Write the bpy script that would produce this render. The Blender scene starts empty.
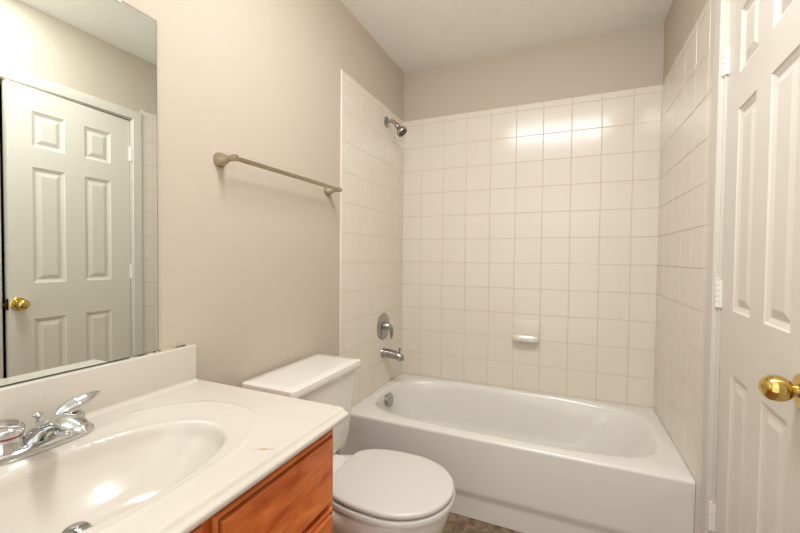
import bpy, bmesh, math, random
from mathutils import Vector, Matrix
random.seed(7)
sc = bpy.context.scene
C = sc.collection
R = math.radians
PI = math.pi

# ------------------------------------------------------------------ camera
W = 1.487            # room width between the tile faces (m)
H = 2.45             # ceiling height
FRONT = -3.15        # wall behind the camera
cam_d = bpy.data.cameras.new('camera'); cam = bpy.data.objects.new('camera', cam_d); C.objects.link(cam)
yaw, pitch, roll = R(23.5689), R(-1.4074), R(0.5408)
fw = Vector((-math.sin(yaw)*math.cos(pitch), math.cos(yaw)*math.cos(pitch), math.sin(pitch)))
rt = Vector((math.cos(yaw), math.sin(yaw), 0)); up = rt.cross(fw)
rt2 = rt*math.cos(roll) + up*math.sin(roll); up2 = -rt*math.sin(roll) + up*math.cos(roll)
mw = Matrix.Identity(4)
for i in range(3):
    mw[i][0] = rt2[i]; mw[i][1] = up2[i]; mw[i][2] = -fw[i]
mw[0][3], mw[1][3], mw[2][3] = 1.0417, -2.4329, 1.1879
cam.matrix_world = mw
cam_d.sensor_fit = 'HORIZONTAL'; cam_d.sensor_width = 36; cam_d.lens = 382.2636*36/800
cam_d.clip_start = 0.01
sc.camera = cam

# ------------------------------------------------------------------ light and exposure
wd = bpy.data.worlds.new('world'); sc.world = wd; wd.use_nodes = True
wd.node_tree.nodes['Background'].inputs[0].default_value = (0.9, 0.95, 1, 1)
wd.node_tree.nodes['Background'].inputs[1].default_value = 0.02
sc.view_settings.view_transform = 'Standard'; sc.view_settings.look = 'None'
sc.view_settings.gamma = 1; sc.view_settings.use_curve_mapping = False
sc.view_settings.exposure = 0.48

def lamp(name, kind, loc, power, color, size=0.1, size_y=None, target=None):
    d = bpy.data.lights.new(name, kind); o = bpy.data.objects.new(name, d); C.objects.link(o)
    o.location = loc; d.energy = power; d.color = color
    if kind == 'AREA':
        if size_y: d.shape = 'RECTANGLE'; d.size = size; d.size_y = size_y
        else: d.shape = 'DISK'; d.size = size
        t = Vector(target) - Vector(loc)
        o.rotation_euler = t.to_track_quat('-Z', 'Y').to_euler()
    else:
        d.shadow_soft_size = size
    return o
WARM = (0.96, 0.985, 1.0)
COOL = (0.88, 0.95, 1.0)
lamp('ceiling_strip_light', 'AREA', (0.92, -1.62, 2.43), 16.5, WARM, 0.90, 0.24, (0.90, -1.22, 0.6))
lamp('front_fill_light', 'AREA', (0.75, -3.10, 1.20), 9.0, COOL, 1.4, 2.2, (0.85, 0, 1.15))  # added cool fill before the solid front wall, for daylight from behind the camera
lamp('ceiling_bounce_fill', 'AREA', (1.1, -2.85, 1.55), 9.5, COOL, 0.35, None, (1.0, -2.88, 2.45))  # unseen lamp added, aimed up to brighten the ceiling

# ------------------------------------------------------------------ materials
def mat(name, col, rough=0.5, metal=0.0, coat=0.0, spec=0.5):
    m = bpy.data.materials.new(name); m.use_nodes = True
    b = m.node_tree.nodes['Principled BSDF']
    b.inputs['Base Color'].default_value = (*col, 1); b.inputs['Roughness'].default_value = rough
    b.inputs['Metallic'].default_value = metal; b.inputs['Coat Weight'].default_value = coat
    b.inputs['Specular IOR Level'].default_value = spec
    return m
def srgb(r, g, b):
    f = lambda c: (c/255/12.92 if c/255 <= 0.04045 else ((c/255+0.055)/1.055)**2.4)
    return (f(r), f(g), f(b))
def bump(m, scale, strength, dist=0.002, detail=3, stretch=None):
    n = m.node_tree.nodes; l = m.node_tree.links
    tc = n.new('ShaderNodeTexCoord'); nz = n.new('ShaderNodeTexNoise'); bp = n.new('ShaderNodeBump')
    nz.inputs['Scale'].default_value = scale; nz.inputs['Detail'].default_value = detail
    bp.inputs['Strength'].default_value = strength; bp.inputs['Distance'].default_value = dist
    src = tc.outputs['Object']
    if stretch:
        mp = n.new('ShaderNodeMapping'); mp.inputs['Scale'].default_value = stretch
        l.new(src, mp.inputs['Vector']); src = mp.outputs['Vector']
    l.new(src, nz.inputs['Vector']); l.new(nz.outputs['Fac'], bp.inputs['Height'])
    l.new(bp.outputs['Normal'], n['Principled BSDF'].inputs['Normal'])
    return m
def mottle(m, c1, c2, scale, stretch=(1, 1, 1), detail=4, lo=0.35, hi=0.65, distort=0.0):
    n = m.node_tree.nodes; l = m.node_tree.links
    tc = n.new('ShaderNodeTexCoord'); mp = n.new('ShaderNodeMapping'); nz = n.new('ShaderNodeTexNoise'); cr = n.new('ShaderNodeValToRGB')
    mp.inputs['Scale'].default_value = stretch
    nz.inputs['Scale'].default_value = scale; nz.inputs['Detail'].default_value = detail; nz.inputs['Distortion'].default_value = distort
    cr.color_ramp.elements[0].position = lo; cr.color_ramp.elements[0].color = (*c1, 1)
    cr.color_ramp.elements[1].position = hi; cr.color_ramp.elements[1].color = (*c2, 1)
    l.new(tc.outputs['Object'], mp.inputs['Vector']); l.new(mp.outputs['Vector'], nz.inputs['Vector'])
    l.new(nz.outputs['Fac'], cr.inputs['Fac']); l.new(cr.outputs['Color'], n['Principled BSDF'].inputs['Base Color'])
    return m
M = {}
M['paint'] = bump(mat('beige_wall_paint', srgb(197, 184, 168), 0.75, spec=0.3), 130, 0.35, 0.0015, 2)
M['ceiling'] = bump(mat('ceiling_paint', srgb(246, 242, 236), 0.9, spec=0.2), 90, 0.5, 0.002, 3)
M['tile'] = bump(mat('glazed_wall_tile', srgb(228, 218, 204), 0.17, spec=0.42), 9, 0.12, 0.004, 1)
M['grout'] = mat('grout', srgb(210, 194, 171), 0.85)
M['enamel'] = mat('white_enamel', srgb(230, 226, 218), 0.16, coat=0.3)
M['porcelain'] = mat('white_porcelain', srgb(234, 229, 221), 0.12, coat=0.4)
M['plastic'] = mat('white_seat_plastic', srgb(212, 208, 201), 0.28)
M['trim'] = bump(mat('white_trim_paint', srgb(212, 205, 194), 0.42), 60, 0.08, 0.001, 2)
M['door'] = bump(mat('white_door_paint', srgb(222, 215, 203), 0.36), 40, 0.06, 0.001, 2, (1, 1, 0.15))
M['marble'] = mottle(mat('cream_cultured_marble', (0, 0, 0), 0.2, coat=0.2), srgb(206, 198, 186), srgb(212, 204, 193), 3, (1, 1, 1))
def stain(m, centre, radius, col):
    # a yellowed patch with a ragged outline, worn into the bowl beside the drain
    n = m.node_tree.nodes; l = m.node_tree.links; b = n['Principled BSDF']
    src = b.inputs['Base Color'].links[0].from_socket
    tc = n.new('ShaderNodeTexCoord'); d = n.new('ShaderNodeVectorMath'); d.operation = 'DISTANCE'; d.inputs[1].default_value = centre
    nz = n.new('ShaderNodeTexNoise'); nz.inputs['Scale'].default_value = 38; nz.inputs['Detail'].default_value = 4
    ad = n.new('ShaderNodeMath'); ad.operation = 'MULTIPLY_ADD'; ad.inputs[1].default_value = radius*1.1
    mr = n.new('ShaderNodeMapRange'); mr.inputs['From Min'].default_value = radius*1.7; mr.inputs['From Max'].default_value = radius*0.9; mr.inputs['To Max'].default_value = 0.55
    mx = n.new('ShaderNodeMix'); mx.data_type = 'RGBA'; mx.inputs[7].default_value = (*col, 1)
    l.new(tc.outputs['Object'], d.inputs[0]); l.new(tc.outputs['Object'], nz.inputs['Vector'])
    l.new(nz.outputs['Fac'], ad.inputs[0]); l.new(d.outputs['Value'], ad.inputs[2]); l.new(ad.outputs[0], mr.inputs['Value'])
    l.new(mr.outputs['Result'], mx.inputs[0]); l.new(src, mx.inputs[6]); l.new(mx.outputs[2], b.inputs['Base Color'])
stain(M['marble'], (0.035, 0.035, -0.065), 0.055, srgb(196, 170, 126))
M['chrome'] = mat('chrome', (0.64, 0.65, 0.66), 0.07, 1.0)
M['chrome_dull'] = mat('worn_chrome', (0.42, 0.415, 0.40), 0.16, 1.0)
M['nickel'] = mat('brushed_nickel', srgb(184, 170, 150), 0.34, 1.0)
M['brass'] = mat('polished_brass', srgb(214, 188, 112), 0.13, 1.0)
M['bronze'] = mat('dark_latch_bronze', srgb(92, 66, 44), 0.4, 0.8)
M['mirror'] = mat('mirror_silver', (0.82, 0.875, 0.835), 0.0, 1.0)
M['mirror_edge'] = mat('mirror_glass_edge', srgb(64, 74, 70), 0.2)
M['clear'] = mat('clip_plastic', srgb(224, 214, 204), 0.2)
M['rubber'] = mat('spray_face', srgb(70, 66, 62), 0.5)
M['red'] = mat('red_band', srgb(170, 60, 58), 0.3)
M['black'] = mat('dark_gap', srgb(38, 34, 30), 0.7)
M['caulk'] = mottle(mat('stained_caulk', (0, 0, 0), 0.7), srgb(60, 54, 46), srgb(200, 186, 165), 60, (0.3, 1, 1), 3, 0.42, 0.52)
M['chip'] = mat('chip_stain', srgb(186, 140, 74), 0.6)
M['hinge'] = mat('painted_hinge', srgb(232, 227, 218), 0.35)
M['wood'] = mottle(mat('stained_maple', (0, 0, 0), 0.3, coat=0.25), srgb(190, 84, 31), srgb(248, 148, 77), 5, (2, 1.6, 6), 6, 0.3, 0.72, 0.6)
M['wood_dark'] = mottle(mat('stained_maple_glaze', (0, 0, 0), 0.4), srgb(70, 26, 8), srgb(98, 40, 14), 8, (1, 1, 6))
M['floor'] = mat('brown_stone_vinyl', (0, 0, 0), 0.5)
mottle(M['floor'], srgb(88, 66, 48), srgb(156, 130, 104), 22, (1, 1, 1), 8, 0.3, 0.7, 0.8)
M['hall'] = mat('dim_hall_wall', srgb(72, 64, 68), 0.8)  # wall colour darkened to imitate the dimly lit hall

# ------------------------------------------------------------------ mesh helpers
class MB:
    """collects verts and faces and links them as ONE mesh object"""
    def __init__(s): s.v = []; s.f = []; s.mi = []
    def add(s, vs, fs, mi=0):
        o = len(s.v); s.v += [tuple(x) for x in vs]
        for f in fs: s.f.append([i+o for i in f]); s.mi.append(mi)
    def box(s, a, b, bev=0.0, mi=0, seg=2):
        bm = bmesh.new(); bmesh.ops.create_cube(bm, size=1)
        a = Vector(a); b = Vector(b)
        for v in bm.verts: v.co = Vector(((a[i]+b[i])/2 + v.co[i]*abs(b[i]-a[i]) for i in range(3)))
        if bev: bmesh.ops.bevel(bm, geom=list(bm.edges), offset=bev, segments=seg, profile=0.5, affect='EDGES')
        s.from_bm(bm, mi)
    def from_bm(s, bm, mi=0):
        bm.verts.index_update()
        s.add([v.co.copy() for v in bm.verts], [[v.index for v in f.verts] for f in bm.faces], mi); bm.free()
    def loft(s, rings, cap0=True, cap1=True, mi=0, closed=True):
        n = len(rings[0]); vs = [p for r in rings for p in r]; fs = []
        for i in range(len(rings)-1):
            for j in range(n if closed else n-1):
                k = (j+1) % n
                fs.append([i*n+j, i*n+k, (i+1)*n+k, (i+1)*n+j])
        if cap0: fs.append(list(range(n))[::-1])
        if cap1: fs.append([(len(rings)-1)*n+j for j in range(n)])
        s.add(vs, fs, mi)
    def lathe(s, prof, org, axis, n=28, mi=0):
        """prof: (radius, distance along axis)"""
        ax = Vector(axis).normalized(); u = ax.orthogonal().normalized(); w = ax.cross(u); o = Vector(org)
        rings = [[o + ax*d + (u*math.cos(2*PI*j/n) + w*math.sin(2*PI*j/n))*max(r, 1e-5) for j in range(n)] for r, d in prof]
        s.loft(rings, mi=mi)
    def tube(s, pts, rad, n=14, mi=0, flat=1.0):
        pts = [Vector(p) for p in pts]
        if not isinstance(rad, (list, tuple)): rad = [rad]*len(pts)
        prev = None; rings = []
        for i, p in enumerate(pts):
            t = (pts[min(i+1, len(pts)-1)] - pts[max(i-1, 0)]).normalized()
            u = (prev - t*prev.dot(t)).normalized() if prev else t.orthogonal().normalized()
            prev = u; w = t.cross(u)
            rings.append([p + (u*math.cos(2*PI*j/n) + w*math.sin(2*PI*j/n)*flat)*rad[i] for j in range(n)])
        s.loft(rings, mi=mi)
    def build(s, name, m, parent=None, smooth=35, loc=None):
        me = bpy.data.meshes.new(name); me.from_pydata(s.v, [], s.f)
        ms = m if isinstance(m, list) else [m]
        for x in ms: me.materials.append(x)
        me.polygons.foreach_set('material_index', s.mi)
        bm = bmesh.new(); bm.from_mesh(me); bmesh.ops.recalc_face_normals(bm, faces=list(bm.faces)); bm.to_mesh(me); bm.free()
        if smooth:
            me.polygons.foreach_set('use_smooth', [True]*len(me.polygons)); me.set_sharp_from_angle(angle=R(smooth))
        me.update()
        o = bpy.data.objects.new(name, me); C.objects.link(o)
        if parent: o.parent = parent
        if loc: o.location = loc
        return o
def bez(pts, n=8):
    """Catmull-Rom through pts"""
    P = [Vector(p) for p in pts]; P = [P[0]*2-P[1]] + P + [P[-1]*2-P[-2]]; out = []
    for i in range(1, len(P)-2):
        for k in range(n):
            t = k/n; a, b, c, d = P[i-1], P[i], P[i+1], P[i+2]
            out.append(0.5*((2*b) + (c-a)*t + (2*a-5*b+4*c-d)*t*t + (3*b-a-3*c+d)*t**3))
    out.append(P[-2]); return out
def lerp_list(vals, n):
    out = []
    for i in range(len(vals)-1):
        for k in range(n): out.append(vals[i] + (vals[i+1]-vals[i])*k/n)
    out.append(vals[-1]); return out
def empty(name, loc=(0, 0, 0)):
    o = bpy.data.objects.new(name, None); C.objects.link(o); o.location = loc; o.empty_display_size = 0.05
    return o
def tag(o, label, cat, group=None):
    o['label'] = label; o['category'] = cat
    if group: o['group'] = group
    return o
def struct(o):
    o['kind'] = 'structure'; return o
def smooth01(t):
    t = max(0.0, min(1.0, t)); return t*t*(3-2*t)
def superell(cx, cy, a, b, n, z, N=72):
    out = []
    for j in range(N):
        t = 2*PI*j/N; c, s = math.cos(t), math.sin(t)
        out.append((cx + a*math.copysign(abs(c)**(2/n), c), cy + b*math.copysign(abs(s)**(2/n), s), z))
    return out
def rrect(x0, x1, y0, y1, r, z, n=6):
    out = []
    for (cx, cy, a0) in ((x1-r, y1-r, 0), (x0+r, y1-r, PI/2), (x0+r, y0+r, PI), (x1-r, y0+r, 3*PI/2)):
        for k in range(n+1):
            a = a0 + PI/2*k/n; out.append((cx + r*math.cos(a), cy + r*math.sin(a), z))
    return out

# ------------------------------------------------------------------ room shell
TT = 0.005                      # tile thickness: paint sits behind the tile face
DY0, DY1, DTOP = -0.892, -1.500, 2.035          # door opening in the right wall
def slab(name, boxes, m):
    b = MB()
    for a, c in boxes: b.box(a, c)
    return struct(b.build(name, m, smooth=None))
slab('floor', [((-0.1, FRONT-0.1, -0.1), (2.75, 0.1, 0.0))], M['floor'])
slab('ceiling', [((-0.1, FRONT-0.1, H), (2.75, 0.1, H+0.1))], M['ceiling'])
wall_left = slab('wall_left', [((-0.1-TT, FRONT-0.1, 0), (-TT, 0.1, H))], M['paint'])
wall_back = slab('wall_back', [((-0.1, TT, 0), (W+0.11, 0.1+TT, H))], M['paint'])
xr = W+TT
wall_right = slab('wall_right', [((xr, DY0+0.012, 0), (xr+0.11, 0.1, H)), ((xr, FRONT, 0), (xr+0.11, DY1-0.012, H)),
                    ((xr, DY1-0.012, DTOP+0.012), (xr+0.11, DY0+0.012, H))], M['paint'])
slab('wall_front', [((-0.1, FRONT-0.1, 0), (2.75, FRONT, H))], M['paint'])
slab('wall_hall', [((2.6, FRONT, 0), (2.7, 0.1, H)), ((xr+0.11, -0.3, 0), (2.6, -0.2, H))], M['hall'])

# tiles: real bevelled tiles over a grout bed, one mesh per wall
PIT = 0.154; ZR0 = 1.926; ZT = 2.117
def tile_field(name, org, eu, cols, rows, nrm, parent, smooth=None, cuts=None, corner_end=False):
    """cols / rows are boundary lists; tiles sit between them. eu: direction of the columns, nrm: towards the room"""
    b = MB(); org = Vector(org); eu = Vector(eu); nrm = Vector(nrm); ez = Vector((0, 0, 1)); g = 0.0011; bw = 0.0018
    for i in range(len(cols)-1):
        for j in range(len(rows)-1):
            u0, u1 = sorted((cols[i], cols[i+1])); z0, z1 = sorted((rows[j], rows[j+1]))
            if cuts and cuts(u0, u1, z0, z1): continue
            u0 += g if u0 > 1e-6 else 0; u1 -= g if u1 < max(cols)-1e-6 else 0; z0 += g; z1 -= g
            if u1-u0 < 0.008 or z1-z0 < 0.008: continue
            tu = max(-0.005, min(0.005, random.gauss(0, 0.0026))); tz = max(-0.005, min(0.005, random.gauss(0, 0.0026))); uc, zc = (u0+u1)/2, (z0+z1)/2
            def P(u, z, d): return org + eu*u + ez*z + nrm*(d - 0.0002 + (tu*(u-uc) + tz*(z-zc) if d > -0.002 else 0))
            vs = [P(u0, z0, -0.003), P(u1, z0, -0.003), P(u1, z1, -0.003), P(u0, z1, -0.003)]
            bl = 0 if u0 < 1e-6 else bw; br = 0 if (corner_end and u1 > max(cols)-1e-6) else bw
            vs += [P(u0+bl*0.35, z0+bw*0.35, -0.0004), P(u1-br*0.35, z0+bw*0.35, -0.0004), P(u1-br*0.35, z1-bw*0.35, -0.0004), P(u0+bl*0.35, z1-bw*0.35, -0.0004)]
            vs += [P(u0+bl, z0+bw, 0), P(u1-br, z0+bw, 0), P(u1-br, z1-bw, 0), P(u0+bl, z1-bw, 0)]
            fs = [[8, 9, 10, 11]]
            for k in range(4):
                q = (k+1) % 4; fs += [[k, q, q+4, k+4], [k+4, q+4, q+8, k+8]]
            b.add(vs, fs, 0)
    for (u0, u1, z0, z1) in ([(min(cols), max(cols), min(rows), max(rows))] if not cuts else cuts.beds):
        q = [org + eu*u + ez*z + nrm*d for d in (-TT+0.0002, -0.0013) for (u, z) in ((u0, z0), (u1, z0), (u1, z1), (u0, z1))]
        b.add(q, [[0, 1, 2, 3], [4, 5, 6, 7], [0, 1, 5, 4], [1, 2, 6, 5], [2, 3, 7, 6], [3, 0, 4, 7]], 1)
    o = b.build(name, [M['tile'], M['grout']], parent, smooth=smooth)
    return struct(o)
rows = [ZT, ZR0+PIT] + [ZR0 - k*PIT for k in range(13)]
rows = [z for z in rows if z > 0.01] + [0.002]
rows_back = [z for z in rows if z > 0.36] + [0.34]
cols_back = [0.0] + [0.1306 + k*PIT for k in range(9)] + [W]
tile_field('tile_surround', (0, 0, 0), (1, 0, 0), cols_back, rows_back, (0, -1, 0), wall_back, corner_end=True)
YL, YR = -0.787, -0.831
class Cut:
    def __init__(s, yend): s.beds = [(0, 0.598, 0.34, ZT), (0.598, yend, 0.002, ZT)]
    def __call__(s, u0, u1, z0, z1): return u1 < 0.61 and z1 < 0.36
tile_field('tile_surround', (0, 0, 0), (0, -1, 0), [0.0] + [0.136 + k*PIT for k in range(5)] + [-YL], rows, (1, 0, 0), wall_left, cuts=Cut(-YL))
tile_field('tile_surround', (W, 0, 0), (0, -1, 0), [0.0] + [0.136 + k*PIT for k in range(5)] + [-YR], rows, (-1, 0, 0), wall_right, cuts=Cut(-YR))
# rounded bullnose edge along the end of the left tile field
b = MB(); b.tube([(-0.0030, YL-0.001, 0.002), (-0.0030, YL-0.001, ZT)], 0.0055, 10)
struct(b.build('tile_edge', M['tile'], wall_left))

# casing, jamb and baseboard
def casing_profile():          # (across from the door side, out of the wall)
    return [(0, 0), (0, 0.010), (0.004, 0.013), (0.014, 0.014), (0.03, 0.0165), (0.046, 0.0175), (0.052, 0.0165), (0.055, 0.013), (0.055, 0)]
CY0, CY1, CZ = DY0+0.006, DY1-0.006, DTOP+0.006
b = MB()
rings = []
for p, o in casing_profile():
    rings.append([(xr-o, CY0+p, 0.0), (xr-o, CY0+p, CZ+p), (xr-o, CY1-p, CZ+p), (xr-o, CY1-p, 0.0)])
b.loft(rings, False, False, closed=False)
struct(b.build('trim_1', M['trim'], smooth=20))
b = MB()
b.box((xr, DY0, 0), (xr+0.11, DY0+0.012, DTOP+0.012)); b.box((xr, DY1-0.012, 0), (xr+0.11, DY1, DTOP+0.012)); b.box((xr, DY1, DTOP), (xr+0.11, DY0, DTOP+0.012))
for a, c in (((xr+0.044, DY0-0.010, 0), (xr+0.075, DY0, DTOP)), ((xr+0.044, DY1, 0), (xr+0.075, DY1+0.010, DTOP)), ((xr+0.044, DY1, DTOP-0.010), (xr+0.075, DY0, DTOP))): b.box(a, c)
struct(b.build('trim_2', M['trim'], smooth=None))
b = MB(); b.box((-TT, -1.605, 0.0), (0.005, YL-0.004, 0.085), 0.003); struct(b.build('baseboard_left', M['trim']))
b = MB(); b.box((xr-0.012, FRONT, 0.0), (xr, CY1-0.057, 0.085), 0.003); struct(b.build('baseboard_right', M['trim']))

# ------------------------------------------------------------------ six panel door, ajar by a few degrees
DW, DH, DT = 0.592, 2.018, 0.035
door = empty('door_1', (W+0.0135, DY0-0.003, 0.010)); struct(door)
door.rotation_euler = (0, 0, -R(3.8))          # local -y runs away from the hinge, -x faces the bathroom
uc = [0, 0.113, 0.254, 0.350, 0.494, DW]; zc = [0, 0.225, 0.842, 1.027, 1.620, 1.724, 1.905, DH]
def door_face(b, x0, sgn):
    P = lambda u, z, d: (x0 + sgn*d, -u, z)
    for i in range(5):
        for j in range(7):
            u0, u1, z0, z1 = uc[i], uc[i+1], zc[j], zc[j+1]
            if i in (1, 3) and j in (1, 3, 5):
                prof = [(0, 0), (0.004, -0.0035), (0.012, -0.0065), (0.0165, -0.0085), (0.019, -0.0085), (0.038, -0.0025), (0.041, -0.002)]
                rs = [[P(u0+o, z0+o, d), P(u1-o, z0+o, d), P(u1-o, z1-o, d), P(u0+o, z1-o, d)] for o, d in prof]
                b.loft(rs, False, True)
            else:
                b.add([P(u0, z0, 0), P(u1, z0, 0), P(u1, z1, 0), P(u0, z1, 0)], [[0, 1, 2, 3]])
b = MB(); door_face(b, 0, -1); door_face(b, DT, 1)
for q in ([(0, 0, 0), (DT, 0, 0), (DT, 0, DH), (0, 0, DH)], [(0, -DW, 0), (DT, -DW, 0), (DT, -DW, DH), (0, -DW, DH)],
          [(0, 0, 0), (DT, 0, 0), (DT, -DW, 0), (0, -DW, 0)], [(0, 0, DH), (DT, 0, DH), (DT, -DW, DH), (0, -DW, DH)]):
    b.add(q, [[0, 1, 2, 3]])
struct(b.build('door_slab', M['door'], door, smooth=None))
KZ = 0.926
kb = MB()
kb.lathe([(0, 0), (0.033, 0), (0.0335, 0.003), (0.031, 0.006), (0.022, 0.008), (0.0125, 0.009), (0.0120, 0.013), (0.0130, 0.014), (0.0130, 0.016), (0.018, 0.0185), (0.0225, 0.025), (0.0255, 0.034), (0.0255, 0.042), (0.0238, 0.050), (0.019, 0.057), (0.0135, 0.0605), (0.012, 0.0605), (0.009, 0.0625), (0, 0.0635)], (0, -0.557, KZ), (-1, 0, 0), 36)
kn = struct(kb.build('door_knob', M['brass'], door)); kn['label'] = 'round polished brass door knob'
kb = MB(); kb.box((0.006, -DW-0.0012, KZ-0.028), (DT-0.006, -DW+0.001, KZ+0.028), 0.0005); kb.box((0.009, -DW-0.015, KZ-0.009), (DT-0.011, -DW, KZ+0.009), 0.002)
la = struct(kb.build('latch', M['bronze'], door)); la['label'] = 'dark bronze latch bolt'
for z in (1.822, 1.080, 0.347):          # knuckles stand proud of door and casing
    kb = MB(); zz = z - 0.010
    for k in range(5):
        z0 = zz - 0.0445 + k*0.0178
        kb.lathe([(0, 0), (0.0056, 0), (0.0066, 0.001), (0.0066, 0.0156), (0.0056, 0.0166), (0, 0.0168)], (-0.0105, 0.004, z0), (0, 0, 1), 14)
    kb.lathe([(0, 0), (0.004, 0), (0.005, 0.002), (0.004, 0.005), (0, 0.006)], (-0.0105, 0.004, zz+0.0445), (0, 0, 1), 12)
    kb.lathe([(0, 0), (0.0045, 0.001), (0.0055, 0.004), (0.0035, 0.004), (0, 0.004)], (-0.0105, 0.004, zz-0.0485), (0, 0, 1), 12)
    kb.box((-0.0075, -0.004, zz-0.0445), (-0.0002, 0.001, zz+0.0445))
    struct(kb.build('hinge', M['hinge'], door))

# ------------------------------------------------------------------ bathtub
tub = tag(empty('bathtub', (0.75, -0.37, 0)), 'white enamelled alcove bathtub with a plain apron between the tiled walls', 'bathtub')
RIM = 0.380; TY = -0.742; X0, X1, Y1 = 0.001, W-0.001, -0.0025
def tub_local(p): return (p[0]-0.75, p[1]+0.37, p[2])
N = 96
def outer(z, ins=0.0, yf=TY):
    out = []
    cx, cy = (X0+X1)/2, (TY+Y1)/2
    for (x, y, _) in superell(0, 0, 1, 1, 3.4, 0, N):
        k = 1/max(abs(x), abs(y)); out.append([cx + x*k*(X1-X0)/2, cy + y*k*(Y1-yf)/2 + (ins if y < 0 else 0)*smooth01(-y*k*1.2), z])
    # snap the nearest samples to the exact corners
    for sx in (-1, 1):
        for sy in (-1, 1):
            tx, ty = cx + sx*(X1-X0)/2, cy + sy*(Y1-yf)/2
            q = min(out, key=lambda p: (p[0]-tx)**2 + (p[1]-ty)**2); q[0], q[1] = tx, ty + (ins if sy < 0 else 0)
    return out
def opening(z, l, r, f, k, n):
    """l, r, f, k: insets of the left end, right end, front and back"""
    x0, x1, y0, y1 = 0.048+l, 1.425-r, -0.672+f, -0.036-k
    return superell((x0+x1)/2, (y0+y1)/2, (x1-x0)/2, (y1-y0)/2, n, z, N)
rings = [outer(RIM-0.016), outer(RIM-0.010), outer(RIM-0.003, 0.003), outer(RIM, 0.010),
         opening(RIM+0.0005, -0.014, -0.014, -0.018, -0.012, 4.2), opening(RIM-0.001, -0.004, -0.004, -0.005, -0.004, 3.9), opening(RIM-0.007, 0.002, 0.004, 0.002, 0.002, 3.8), opening(RIM-0.020, 0.008, 0.014, 0.008, 0.008, 3.7),
         opening(0.32, 0.016, 0.04, 0.018, 0.018, 3.6), opening(0.24, 0.03, 0.09, 0.034, 0.03, 3.4), opening(0.16, 0.046, 0.15, 0.05, 0.044, 3.3),
         opening(0.11, 0.065, 0.20, 0.068, 0.06, 3.2), opening(0.083, 0.10, 0.25, 0.095, 0.085, 3.1), opening(0.072, 0.15, 0.31, 0.14, 0.13, 3.0), opening(0.068, 0.35, 0.5, 0.24, 0.23, 2.6)]
b = MB(); b.loft([[tub_local(p) for p in r] for r in rings], False, True)
b.build('basin', M['enamel'], tub, smooth=50)
# apron: front skin with a softly raised trapezoid panel above a plain kick strip
b = MB(); nx, nz = 110, 60
def apron_y(x, z):
    side = min((x-0.06) - (0.35-z)*0.10, (1.435-x) - (0.35-z)*0.32)
    ts = smooth01(side/0.06); tz = smooth01((z-0.088)/0.046)
    y = TY + (0.009*(1-tz) + 0.0035*(1-ts)*tz)*smooth01((0.34-z)/0.10) + 0.005*(RIM-0.016-z)/RIM
    return y
vs, fs = [], []
for i in range(nx+1):
    for j in range(nz+1):
        x = X0 + (X1-X0)*i/nx; z = 0.002 + (RIM-0.018)*j/nz
        vs.append(tub_local((x, apron_y(x, z), z)))
for i in range(nx):
    for j in range(nz):
        a = i*(nz+1)+j; fs.append([a, a+nz+1, a+nz+2, a+1])
n0 = len(vs)
for i in range(nx+1):
    x = X0 + (X1-X0)*i/nx; vs += [tub_local((x, TY+0.035, 0.002)), tub_local((x, TY+0.035, RIM-0.016))]
for i in range(nx):
    q = n0+2*i; fs.append([q, q+1, q+3, q+2])
    fs.append([i*(nz+1), (i+1)*(nz+1), q+2, q])
fs.append([j for j in range(nz+1)] + [n0+1, n0]); fs.append([nx*(nz+1)+j for j in range(nz+1)] + [n0+2*nx+1, n0+2*nx])
b.add(vs, fs); b.build('apron', M['enamel'], tub, smooth=50)
b = MB(); ov = tub_local((0.084, -0.372, 0.333))
b.lathe([(0, -0.030), (0.030, -0.030), (0.030, -0.003), (0.041, -0.003), (0.042, 0.002), (0.039, 0.006), (0.025, 0.008), (0.008, 0.0085), (0.007, 0.011), (0, 0.0115)], ov, (1, 0, 0.12), 32)
o = b.build('overflow_plate', M['chrome_dull'], tub); o['label'] = 'round chrome overflow plate'
b = MB(); dr = tub_local((0.33, -0.355, 0.0685)); b.lathe([(0, 0), (0.034, 0), (0.034, 0.002), (0.022, 0.003), (0.0, 0.003)], dr, (0, 0, 1), 28)
b.build('drain', M['chrome'], tub)

# ------------------------------------------------------------------ tub and shower fittings on the left tiled wall
SY = -0.285
t = tag(empty('showerhead', (0, SY+0.008, 2.024)), 'small chrome shower head on a bent arm high on the left tiled wall', 'shower head')
b = MB(); b.lathe([(0, 0), (0.034, 0), (0.034, 0.003), (0.028, 0.008), (0.014, 0.012), (0.0, 0.012)], (0, 0, 0), (1, 0, 0), 28); b.build('flange', M['chrome_dull'], t)
b = MB(); b.tube(bez([(0.0, 0, 0), (0.03, 0, 0.003), (0.052, 0, -0.006), (0.072, 0, -0.030)], 6), 0.0105, 14); b.build('shower_arm', M['chrome_dull'], t)
b = MB(); ax = Vector((0.62, 0, -0.78)).normalized(); o0 = Vector((0.068, 0, -0.025))
b.lathe([(0, 0), (0.014, 0), (0.0155, 0.004), (0.0155, 0.016), (0.013, 0.020), (0.014, 0.026), (0.021, 0.036), (0.032, 0.050), (0.0345, 0.056), (0.0345, 0.066), (0.033, 0.069), (0.030, 0.0695), (0, 0.0695)], o0, ax, 28)
hd = b.build('spray_head', M['chrome_dull'], t)
b = MB(); b.lathe([(0, 0), (0.029, 0), (0.028, 0.0025), (0, 0.0035)], o0+ax*0.0695, ax, 28); f = b.build('spray_face', M['rubber'], hd); f['label'] = 'dark grey spray face'

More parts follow.
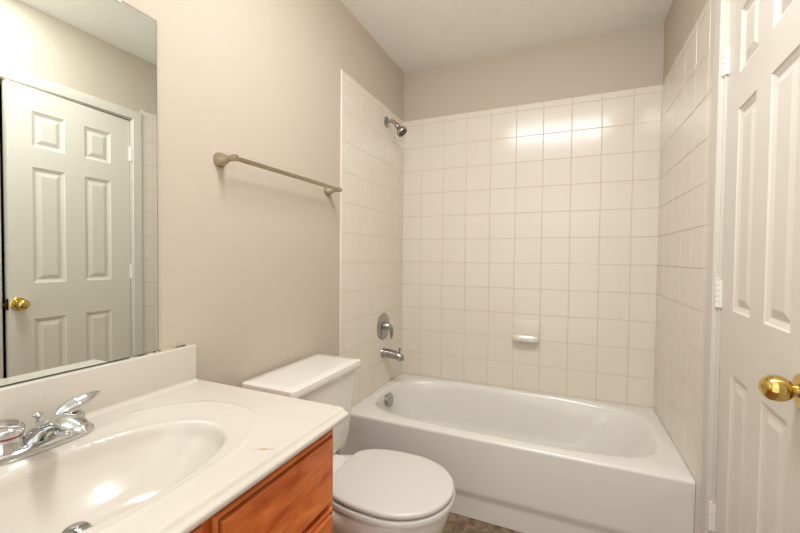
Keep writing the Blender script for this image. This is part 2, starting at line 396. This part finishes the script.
t = tag(empty('shower_valve', (0, -0.30, 0.757)), 'round chrome shower valve plate with a lever handle on the tiled wall', 'shower valve')
b = MB(); b.lathe([(0, 0), (0.083, 0), (0.084, 0.002), (0.080, 0.006), (0.055, 0.011), (0.03, 0.013), (0, 0.013)], (0, 0, 0), (1, 0, 0), 44); b.build('escutcheon', M['chrome_dull'], t)
b = MB(); b.lathe([(0, 0), (0.027, 0), (0.026, 0.020), (0.022, 0.026), (0.0205, 0.034), (0.016, 0.040), (0.008, 0.043), (0, 0.0435)], (0.010, 0, 0.004), (1, 0, 0), 28)
b.tube(bez([(0.038, 0, 0.008), (0.050, 0.002, -0.004), (0.057, 0.004, -0.026), (0.057, 0.006, -0.056), (0.052, 0.008, -0.074)], 6), lerp_list([0.016, 0.015, 0.012, 0.010, 0.006], 6), 14, flat=0.75)
b.build('lever_handle', M['chrome_dull'], t)

t = tag(empty('tub_spout', (0, -0.295, 0.590)), 'chrome tub spout with a diverter knob below the shower valve', 'tub spout')
b = MB(); b.tube(bez([(0.0, 0, 0), (0.035, 0, -0.001), (0.070, 0, -0.004), (0.098, 0, -0.008), (0.117, 0, -0.017), (0.122, 0, -0.036)], 6), lerp_list([0.029, 0.0285, 0.0265, 0.025, 0.0225, 0.0185], 6), 24)
b.lathe([(0, 0), (0.032, 0), (0.033, 0.002), (0.031, 0.006), (0, 0.006)], (0, 0, 0), (1, 0, 0), 28); b.build('spout', M['chrome_dull'], t)
b = MB(); b.lathe([(0, -0.01), (0.0045, -0.01), (0.0045, 0.020), (0.009, 0.024), (0.009, 0.030), (0.005, 0.033), (0, 0.033)], (0.110, 0, 0.008), (0.1, 0, 1), 18); b.build('diverter_knob', M['chrome_dull'], t)

# soap dish on the back wall
t = tag(empty('soap_dish', (0.822, -0.0002, 0.691)), 'cream ceramic soap dish set in the tiled back wall above the tub', 'soap dish')
b = MB(); b.box((-0.078, -0.012, 0.0), (0.078, 0.001, 0.122), 0.004, seg=3); b.build('back_plate', M['tile'], t)
rs = []
b = MB()
prof = [(-0.010, 0.006), (-0.052, -0.004), (-0.061, 0.000), (-0.064, 0.010), (-0.062, 0.021), (-0.056, 0.023), (-0.051, 0.018), (-0.044, 0.012), (-0.020, 0.012), (-0.010, 0.030)]
nn = 16
for i in range(nn+1):
    u = -1 + 2*i/nn; x = 0.075*u; k = (1-abs(u)**5*0.35)
    rs.append([(x, y*k if y < -0.011 else y, z + (0.012 if (abs(u) > 0.93 and z < 0.02 and z > 0.011) else 0)) for y, z in prof])
b.loft(rs, True, True); b.build('tray', M['tile'], t, smooth=50)

# ------------------------------------------------------------------ toilet
TCY = -1.240
toilet = tag(empty('toilet', (0.36, TCY, 0)), 'white porcelain toilet with closed lid between vanity and bathtub', 'toilet')
BO = -0.014
def tl(x, y, z): return (x-0.36, y+BO, z)          # y relative to the toilet axis
def bowl_ring(x0, x1, hw, z, n=2.3, back=3.5, N=64):
    """egg outline from x0 (back) to x1 (front); back half squarer"""
    out = []; xc = x0 + (x1-x0)*0.50
    for j in range(N):
        a = 2*PI*j/N; c, s = math.cos(a), math.sin(a); e = n if c > 0 else back
        out.append(tl(xc + ((x1-xc) if c > 0 else (xc-x0))*math.copysign(abs(c)**(2/e), c), hw*math.copysign(abs(s)**(2/e), s), z))
    return out
b = MB()
b.loft([bowl_ring(0.22, 0.56, 0.105, 0.001, 2.6, 4), bowl_ring(0.215, 0.565, 0.108, 0.02, 2.6, 4), bowl_ring(0.22, 0.555, 0.100, 0.05, 2.5, 4), bowl_ring(0.225, 0.55, 0.095, 0.12, 2.4, 4),
        bowl_ring(0.22, 0.57, 0.105, 0.18, 2.3, 4), bowl_ring(0.21, 0.61, 0.130, 0.24, 2.2, 4), bowl_ring(0.19, 0.672, 0.162, 0.285, 2.2, 4), bowl_ring(0.18, 0.699, 0.175, 0.320, 2.2, 4),
        bowl_ring(0.17, 0.703, 0.176, 0.348, 2.2, 4), bowl_ring(0.17, 0.703, 0.176, 0.371, 2.2, 4), bowl_ring(0.175, 0.697, 0.170, 0.379, 2.2, 4), bowl_ring(0.20, 0.66, 0.145, 0.381, 2.2, 4)])
b.build('bowl', M['porcelain'], toilet, smooth=50)
b = MB(); b.loft([[tl(x, y, z) for x, y, z in rrect(0.03, 0.30, -0.115, 0.115, 0.03, z_)] for z_, in ((0.30,), (0.36,))] + [[tl(x, y, z) for x, y, z in rrect(0.025, 0.305, -0.120, 0.120, 0.03, 0.386)], [tl(x, y, z) for x, y, z in rrect(0.030, 0.30, -0.115, 0.115, 0.028, 0.392)]])
b.build('tank_deck', M['porcelain'], toilet, smooth=40)
def lid_ring(ins, z, N=80):
    """rounded lid outline with a straight hinge edge at the back"""
    out = []; xb, xf, hw = 0.288, 0.718, 0.181
    xc = 0.520
    for j in range(N):
        a = 2*PI*j/N; c, s = math.cos(a), math.sin(a)
        if c >= 0:
            x = xc + (xf-xc-ins)*abs(c)**(2/2.05); y = (hw-ins)*math.copysign(abs(s)**(2/2.05), s)
        else:
            t = abs(c)**(2/3.4); x = xc - (xc-xb-ins)*t; y = (hw-ins)*math.copysign(abs(s)**(2/3.4), s)
            kk = (xc-x)/(xc-xb); y *= 1 - 0.09*kk*kk
        out.append(tl(x, y, z))
    return out
def clampb(ring):       # cut the back off straight
    return [(max(x, 0.308-0.36), y, z) for x, y, z in ring]
b = MB(); b.loft([clampb(lid_ring(*q)) for q in ((0.025, 0.3815), (0.020, 0.386), (0.006, 0.387), (-0.004, 0.391), (-0.005, 0.403), (-0.002, 0.4075), (0.012, 0.409))])
b.build('seat', M['plastic'], toilet, smooth=40)
b = MB(); b.loft([clampb(lid_ring(*q)) for q in ((0.022, 0.4095), (0.018, 0.412), (0.006, 0.4130), (0.001, 0.4160), (0.000, 0.424), (0.003, 0.4285), (0.010, 0.4305), (0.03, 0.432), (0.09, 0.433))])
b.build('lid', M['plastic'], toilet, smooth=50)
for s in (-1, 1):
    b = MB(); c0 = tl(0.292, s*0.075, 0.392)
    b.box((c0[0]-0.016, c0[1]-0.022, c0[2]-0.003), (c0[0]+0.022, c0[1]+0.022, c0[2]+0.014), 0.005, seg=3); b.build('seat_hinge', M['plastic'], toilet)
def tr(x0, x1, hw, z, r=0.03): return [tl(*p) for p in rrect(x0, x1, -hw+0.041, hw+0.016, r, z, 8)]
TO = 0.006
b = MB(); b.loft([tr(0.050, 0.190, 0.185, 0.392, 0.03), tr(0.036, 0.204, 0.200, 0.402, 0.035), tr(0.034, 0.210, 0.206, 0.44, 0.03), tr(0.028, 0.222, 0.220, 0.60, 0.028), tr(0.022, 0.230, 0.227, 0.712, 0.026)])
b.build('tank', M['porcelain'], toilet, smooth=40)
b = MB(); b.loft([tr(0.016, 0.238, 0.233, 0.713, 0.018), tr(0.011, 0.243, 0.238, 0.717, 0.018), tr(0.010, 0.244, 0.239, 0.736, 0.018), tr(0.012, 0.242, 0.237, 0.7465, 0.018), tr(0.018, 0.236, 0.231, 0.7495, 0.018), tr(0.05, 0.20, 0.20, 0.7505, 0.02)])
b.build('tank_lid', M['porcelain'], toilet, smooth=50)
b = MB(); p = tl(0.226, -0.172, 0.696)
b.lathe([(0, 0), (0.016, 0), (0.016, 0.004), (0.010, 0.008), (0.007, 0.009), (0.007, 0.020), (0, 0.020)], p, (1, 0, 0), 22)
b.tube(bez([(p[0]+0.017, p[1]-0.006, p[2]), (p[0]+0.019, p[1]+0.02, p[2]-0.001), (p[0]+0.018, p[1]+0.05, p[2]-0.008), (p[0]+0.016, p[1]+0.072, p[2]-0.014)], 5), lerp_list([0.006, 0.007, 0.007, 0.004], 5), 12)
o = b.build('flush_lever', M['chrome'], toilet); o['label'] = 'chrome flush lever'

# ------------------------------------------------------------------ vanity cabinet
VY1, VY0, VX, CB = -1.616, -2.44, 0.503, 0.784
van = tag(empty('vanity_cabinet', (0.25, -2.03, 0)), 'orange-brown stained wood vanity cabinet under the cream sink top', 'cabinet')
def vl(p): return (p[0]-0.25, p[1]+2.03, p[2])
def vbox(b, a, c, bev=0.0, mi=0): b.box(vl(a), vl(c), bev, mi)
b = MB(); vbox(b, (0.0, VY0, 0.09), (VX-0.019, VY0+0.016, CB)); vbox(b, (0.0, VY1-0.016, 0.09), (VX-0.019, VY1, CB)); vbox(b, (0.0, VY0+0.016, 0.09), (VX-0.019, VY1-0.016, 0.106))
vbox(b, (0.0, VY0+0.016, 0.106), (0.008, VY1-0.016, CB)); b.build('body', M['wood'], van, smooth=None)
b = MB()
for a, c in ((VY1, VY1-0.036), (-1.968, -2.016), (VY0, VY0+0.036)): vbox(b, (VX-0.019, min(a, c), 0.09), (VX, max(a, c), CB), 0.001)
for z0, z1 in ((CB-0.038, CB), (0.555, 0.58), (0.33, 0.355), (0.09, 0.125)): vbox(b, (VX-0.0188, VY0+0.03, z0), (VX-0.0002, VY1-0.03, z1))
b.build('face_frame', M['wood'], van, smooth=None)
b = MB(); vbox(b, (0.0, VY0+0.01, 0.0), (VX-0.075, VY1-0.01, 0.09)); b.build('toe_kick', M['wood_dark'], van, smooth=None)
def front_panel(name, y0, y1, z0, z1, raised):
    b = MB(); x = VX+0.0005
    prof = [(0.002, 0.0), (0.0, 0.0025), (0.0, 0.009), (0.003, 0.012), (0.0075, 0.0125)]
    P = lambda o, d: [vl((x+d, y0+o, z0+o)), vl((x+d, y1-o, z0+o)), vl((x+d, y1-o, z1-o)), vl((x+d, y0+o, z1-o))]
    b.loft([P(o, d) for o, d in prof], True, False)
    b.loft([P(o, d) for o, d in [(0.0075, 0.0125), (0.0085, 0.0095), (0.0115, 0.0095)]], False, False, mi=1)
    if raised:
        b.loft([P(o, d) for o, d in [(0.0115, 0.0095), (0.0118, 0.0185), (0.0138, 0.0195), (0.055, 0.0195), (0.058, 0.013), (0.062, 0.012), (0.085, 0.018)]], False, True)
    else:
        b.loft([P(o, d) for o, d in [(0.0115, 0.0095), (0.0118, 0.0185), (0.0138, 0.0195)]], False, True)
    return b.build(name, [M['wood'], M['wood_dark']], van, smooth=25)
DYa, DYb = -1.984, -1.632
front_panel('drawer_front', DYa, DYb, 0.575, 0.754, False)
front_panel('drawer_front', DYa, DYb, 0.350, 0.561, False)
front_panel('drawer_front', DYa, DYb, 0.110, 0.336, False)
front_panel('cabinet_door', VY0+0.012, -2.004, 0.110, 0.754, True)

# ------------------------------------------------------------------ countertop with integral oval bowl and backsplash
top = tag(empty('vanity_countertop', (0.27, -2.03, 0.766)), 'cream cultured marble countertop with integral oval sink and backsplash', 'countertop')
MYR0 = -1.729; CT = 0.807; CYE, CY_0, CXF = -1.612, -2.46, 0.530
def cl(p): return (p[0]-0.27, p[1]+2.03, p[2]-0.766)
def sink_depth(x, y):
    # outer soft ring
    dx, dy = (x-0.268)/0.200, (y+2.03)/0.312
    r = (abs(dx)**2.3 + abs(dy)**2.3)**(1/2.3)
    d = 0.0
    fade = 1.0 if x > 0.16 else smooth01((x-0.105)/0.05) if abs(y+2.03) < 0.17 else 1.0
    # a fine raised lip just outside the ring, then a shallow fall towards the bowl
    d += 0.0016*math.exp(-((r-1.0)/0.022)**2)*fade
    d -= 0.0065*smooth01((1.0-r)/0.30)*fade
    ex, ey = (x-0.296)/0.142, (y+2.03)/0.218
    q = (abs(ex)**2.15 + abs(ey)**2.15)**(1/2.15)
    if q < 1.06:
        s = max(0.0, (1.06-q)/1.06)
        d -= 0.112*(1-(1-min(1, s*1.25))**2.4)*smooth01(s/0.10)
    return d
b = MB(); nx, ny = 132, 206; vs, fs = [], []
TH = 0.022
prof = [(CXF-0.003, 0.0), (CXF, -0.0008), (CXF+0.003, -0.0035), (CXF+0.005, -0.0070), (CXF+0.009, -0.0092), (CXF+0.014, -0.0100), (CXF+0.0165, -0.0115), (CXF+0.0175, -0.0140), (CXF+0.0175, -0.0195), (CXF+0.0165, -TH), (CXF+0.006, -TH)]
xs = [-TT+0.0005 + (CXF-0.004+TT-0.0005)*i/nx for i in range(nx+1)]
for j in range(ny+1):
    y = CY_0 + (CYE-CY_0)*j/ny
    for x in xs: vs.append(cl((x, y, CT + sink_depth(x, y))))
    for x, d in prof: vs.append(cl((x, y, CT+d)))
    for x in xs[::-1]: vs.append(cl((x, y, CT + min(-TH, sink_depth(x, y)-0.010))))
nt = len(xs); npf = len(prof); w = 2*nt+npf
for j in range(ny):
    for i in range(w):
        k = (i+1) % w; fs.append([j*w+i, j*w+k, (j+1)*w+k, (j+1)*w+i])
for jj in (0, ny):
    o = jj*w
    for i in range(nt-1): fs.append([o+i, o+i+1, o+w-2-i, o+w-1-i])
    fs.append([o+nt-1] + [o+nt+k for k in range(npf)] + [o+nt+npf])
b.add(vs, fs)
slab_o = b.build('sink_top', M['marble'], top, smooth=40)
b = MB(); b.box(cl((-0.006, CY_0, CT-0.001)), cl((0.018, CYE-0.010, 0.9175)), 0.003, seg=3)
# small cove where the splash meets the top
cv = [(0.017, 0.012), (0.0185, 0.007), (0.021, 0.003), (0.026, 0.0005), (0.030, -0.0006), (0.017, -0.001)]
b.loft([[cl((x, y, CT+z)) for x, z in cv] for y in (CY_0, CYE-0.011)])
b.build('backsplash', M['marble'], top, smooth=40)
b = MB(); random.seed(3)
b.box(cl((-0.004, MYR0-0.08, 0.9173)), cl((0.004, CYE-0.016, 0.9197)), 0.0006); o = b.build('caulk_line', M['caulk'], top); o['label'] = 'stained caulk line on the backsplash'
# chip in the front edge
b = MB(); cpx, cpy = 0.502, -1.857
pts = [(-0.030, 0.0), (-0.012, 0.0012), (-0.003, 0.003), (0.003, 0.0035), (0.006, 0.0015), (0.030, 0.0008), (0.030, 0.0), (0.006, -0.0012), (0.0, -0.0028), (-0.005, -0.002), (-0.012, -0.0006)]
dd = Vector((0.90, 0.43)); nn_ = Vector((-dd.y, dd.x))
ring = [(cpx + 0.7*dd.x*a + nn_.x*c, cpy + 0.7*dd.y*a + nn_.y*c) for a, c in pts]
b.loft([[cl((x, y, CT-0.001)) for x, y in ring], [cl((x, y, CT+0.0003)) for x, y in ring]]); o = b.build('chip_mark', M['chip'], top); o['label'] = 'small brown chip near the counter edge'
# drain with pop-up stopper
dx_, dy_ = 0.262, -2.055
dz_ = CT + sink_depth(dx_, dy_)
b = MB(); p = cl((dx_, dy_, dz_+0.0))
b.lathe([(0, -0.002), (0.031, -0.002), (0.0315, 0.002), (0.029, 0.0035), (0.022, 0.0015), (0.020, -0.001), (0, -0.001)], p, (0, 0, 1), 32); dr = b.build('drain_flange', M['chrome'], top)
b = MB(); b.lathe([(0, 0.0), (0.006, 0.0), (0.006, 0.010), (0.021, 0.0115), (0.022, 0.014), (0.019, 0.0175), (0.010, 0.0195), (0, 0.020)], p, Vector((0.10, -0.12, 1)), 28); o = b.build('stopper', M['chrome_dull'], dr)

# ------------------------------------------------------------------ faucet
FX, FY = 0.092, -2.03
fau = tag(empty('faucet', (FX, FY, CT-0.0005)), 'chrome two-handle bathroom faucet at the back of the oval sink', 'faucet')
b = MB()
def deck(ins, z): return [(x, y, z) for x, y, _ in superell(0, 0, 0.031-ins, 0.089-ins, 3.2, 0, 48)]
b.loft([deck(0, 0), deck(0, 0.010), deck(0.003, 0.015), deck(0.009, 0.018), deck(0.016, 0.019)])
b.build('base_plate', M['chrome'], fau, smooth=40)
b = MB()    # spout: broad saddle rising from the plate, arching forward to a flat oval nose
sp = bez([(-0.004, 0, 0.010), (0.012, 0, 0.032), (0.045, 0, 0.052), (0.083, 0, 0.065), (0.115, 0, 0.067), (0.142, 0, 0.063), (0.154, 0, 0.058)], 7)
rw = lerp_list([0.036, 0.026, 0.0175, 0.0185, 0.0200, 0.0140, 0.0030], 7); rh = lerp_list([0.020, 0.017, 0.0125, 0.0115, 0.0110, 0.0080, 0.0020], 7)
rings = []
for i, q in enumerate(sp):
    tdir = (sp[min(i+1, len(sp)-1)] - sp[max(i-1, 0)]).normalized(); yv = Vector((0, 1, 0)); nv = yv.cross(tdir)
    rings.append([q + yv*math.cos(2*PI*j/24)*rw[i] + nv*math.sin(2*PI*j/24)*rh[i] for j in range(24)])
b.loft(rings)
b.lathe([(0, 0), (0.010, 0), (0.010, 0.012), (0.008, 0.012), (0, 0.012)], (0.124, 0, 0.0515), (0, 0, 1), 20)
b.build('spout', M['chrome'], fau, smooth=60)
b = MB(); b.lathe([(0, 0.0), (0.0028, 0.0), (0.0028, 0.044), (0.0045, 0.047), (0.0085, 0.052), (0.0085, 0.055), (0.006, 0.057), (0, 0.0575)], (-0.010, 0.0, 0.008), (0, 0, 1), 16); b.build('lift_rod', M['chrome'], fau)
def handle(sy, band):
    h = MB(); y = sy*0.0510
    h.lathe([(0, 0), (0.0265, 0), (0.0265, 0.003), (0.0240, 0.006), (0.0238, 0.026 if band else 0.022)], (0, y, 0.016), (0, 0, 1), 36)
    if band: h.lathe([(0.0242, 0), (0.0255, 0.0008), (0.0265, 0.010), (0.0255, 0.0135), (0.020, 0.017), (0.010, 0.019), (0, 0.0195)], (0, y, 0.0435), (0, 0, 1), 36)
    else: h.lathe([(0.0235, 0), (0.0225, 0.006), (0.018, 0.010), (0, 0.011)], (0, y, 0.038), (0, 0, 1), 36)
    dirv = Vector((0.04, sy, 0)).normalized(); sv = Vector((-dirv.y, dirv.x, 0)); o0 = Vector((0, y, 0.052))
    path = bez([o0 - dirv*0.026 + Vector((0, 0, 0.000)), o0 - dirv*0.012 + Vector((0, 0, 0.006)), o0 + dirv*0.008 + Vector((0, 0, 0.011)), o0 + dirv*0.030 + Vector((0, 0, 0.018)), o0 + dirv*0.046 + Vector((0, 0, 0.023)), o0 + dirv*0.054 + Vector((0, 0, 0.025))], 6)
    wid = lerp_list([0.006, 0.0205, 0.0225, 0.0175, 0.010, 0.002], 6); th = lerp_list([0.004, 0.0115, 0.0140, 0.0110, 0.0060, 0.001], 6)
    rs = []
    for i, q in enumerate(path):
        tdir = (path[min(i+1, len(path)-1)] - path[max(i-1, 0)]).normalized(); nv = tdir.cross(sv)
        rs.append([q + sv*math.cos(2*PI*j/20)*wid[i] + nv*math.sin(2*PI*j/20)*th[i] for j in range(20)])
    h.loft(rs)
    ho = h.build('handle', M['chrome'], fau, smooth=50)
    if band:
        k = MB(); k.lathe([(0.0236, 0), (0.02445, 0), (0.02445, 0.0016), (0.0236, 0.0016)], (0, y, 0.0405), (0, 0, 1), 36); bo = k.build('band', M['red'], ho); bo['label'] = 'thin red hot-water band'
handle(1, False); handle(-1, True)

# ------------------------------------------------------------------ mirror on the left wall
mir = tag(empty('wall_mirror', (-TT, -2.1, 0.912)), 'large frameless wall mirror above the vanity backsplash', 'mirror')
MYR, MYL, MZ0, MZ1 = -1.729, -2.50, 0.9190, 1.828
b = MB(); mx0, mx1 = 0.0002, 0.0062
f0 = lambda y, z, x: (x, y+2.1, z-0.912)
b.box(f0(MYL, MZ0, mx0), f0(MYR, MZ1, mx1)); o = b.build('glass_edge', M['mirror_edge'], mir, smooth=None); o['label'] = 'dark cut edge of the mirror glass'
b = MB(); q = [f0(y, z, x) for x in (mx1-0.002, mx1+0.0006) for (y, z) in ((MYL+0.001, MZ0+0.0022), (MYR-0.0015, MZ0+0.0022), (MYR-0.0015, MZ1-0.0015), (MYL+0.001, MZ1-0.0015))]
b.add(q, [[0, 1, 2, 3], [4, 5, 6, 7], [0, 1, 5, 4], [1, 2, 6, 5], [2, 3, 7, 6], [3, 0, 4, 7]]); b.build('mirror_glass', M['mirror'], mir, smooth=None)
b = MB(); yy = -1.829
b.box(f0(yy-0.008, MZ1-0.009, mx1+0.0008), f0(yy+0.008, MZ1+0.003, mx1+0.0035), 0.0008); b.box(f0(yy-0.008, MZ1+0.0005, mx0), f0(yy+0.008, MZ1+0.003, mx1+0.0035), 0.0005); b.box(f0(yy-0.008, MZ1, mx0), f0(yy+0.008, MZ1+0.022, mx0+0.003), 0.0008)
o = b.build('mirror_clip', M['clear'], mir); o['label'] = 'clear plastic clip at the top edge'

# ------------------------------------------------------------------ towel bar
tb = tag(empty('towel_bar', (-TT, -1.227, 1.500)), 'brushed nickel towel bar on the beige wall above the toilet', 'towel bar')
for yy in (-1.518, -0.906):
    b = MB(); b.lathe([(0, 0.0), (0.0230, 0.0), (0.0240, 0.002), (0.0236, 0.005), (0.0205, 0.015), (0.0160, 0.026), (0.0115, 0.036), (0.0092, 0.044), (0.0090, 0.050), (0.0098, 0.056), (0.0110, 0.062), (0.0112, 0.070), (0.0095, 0.076), (0, 0.078)], (0, yy+1.227, 0), (1, 0, 0), 28)
    b.build('post', M['nickel'], tb)
b = MB(); b.tube([(0.066, -1.529+1.227, 0), (0.066, -0.888+1.227, 0)], 0.0078, 20); b.build('rail', M['nickel'], tb)
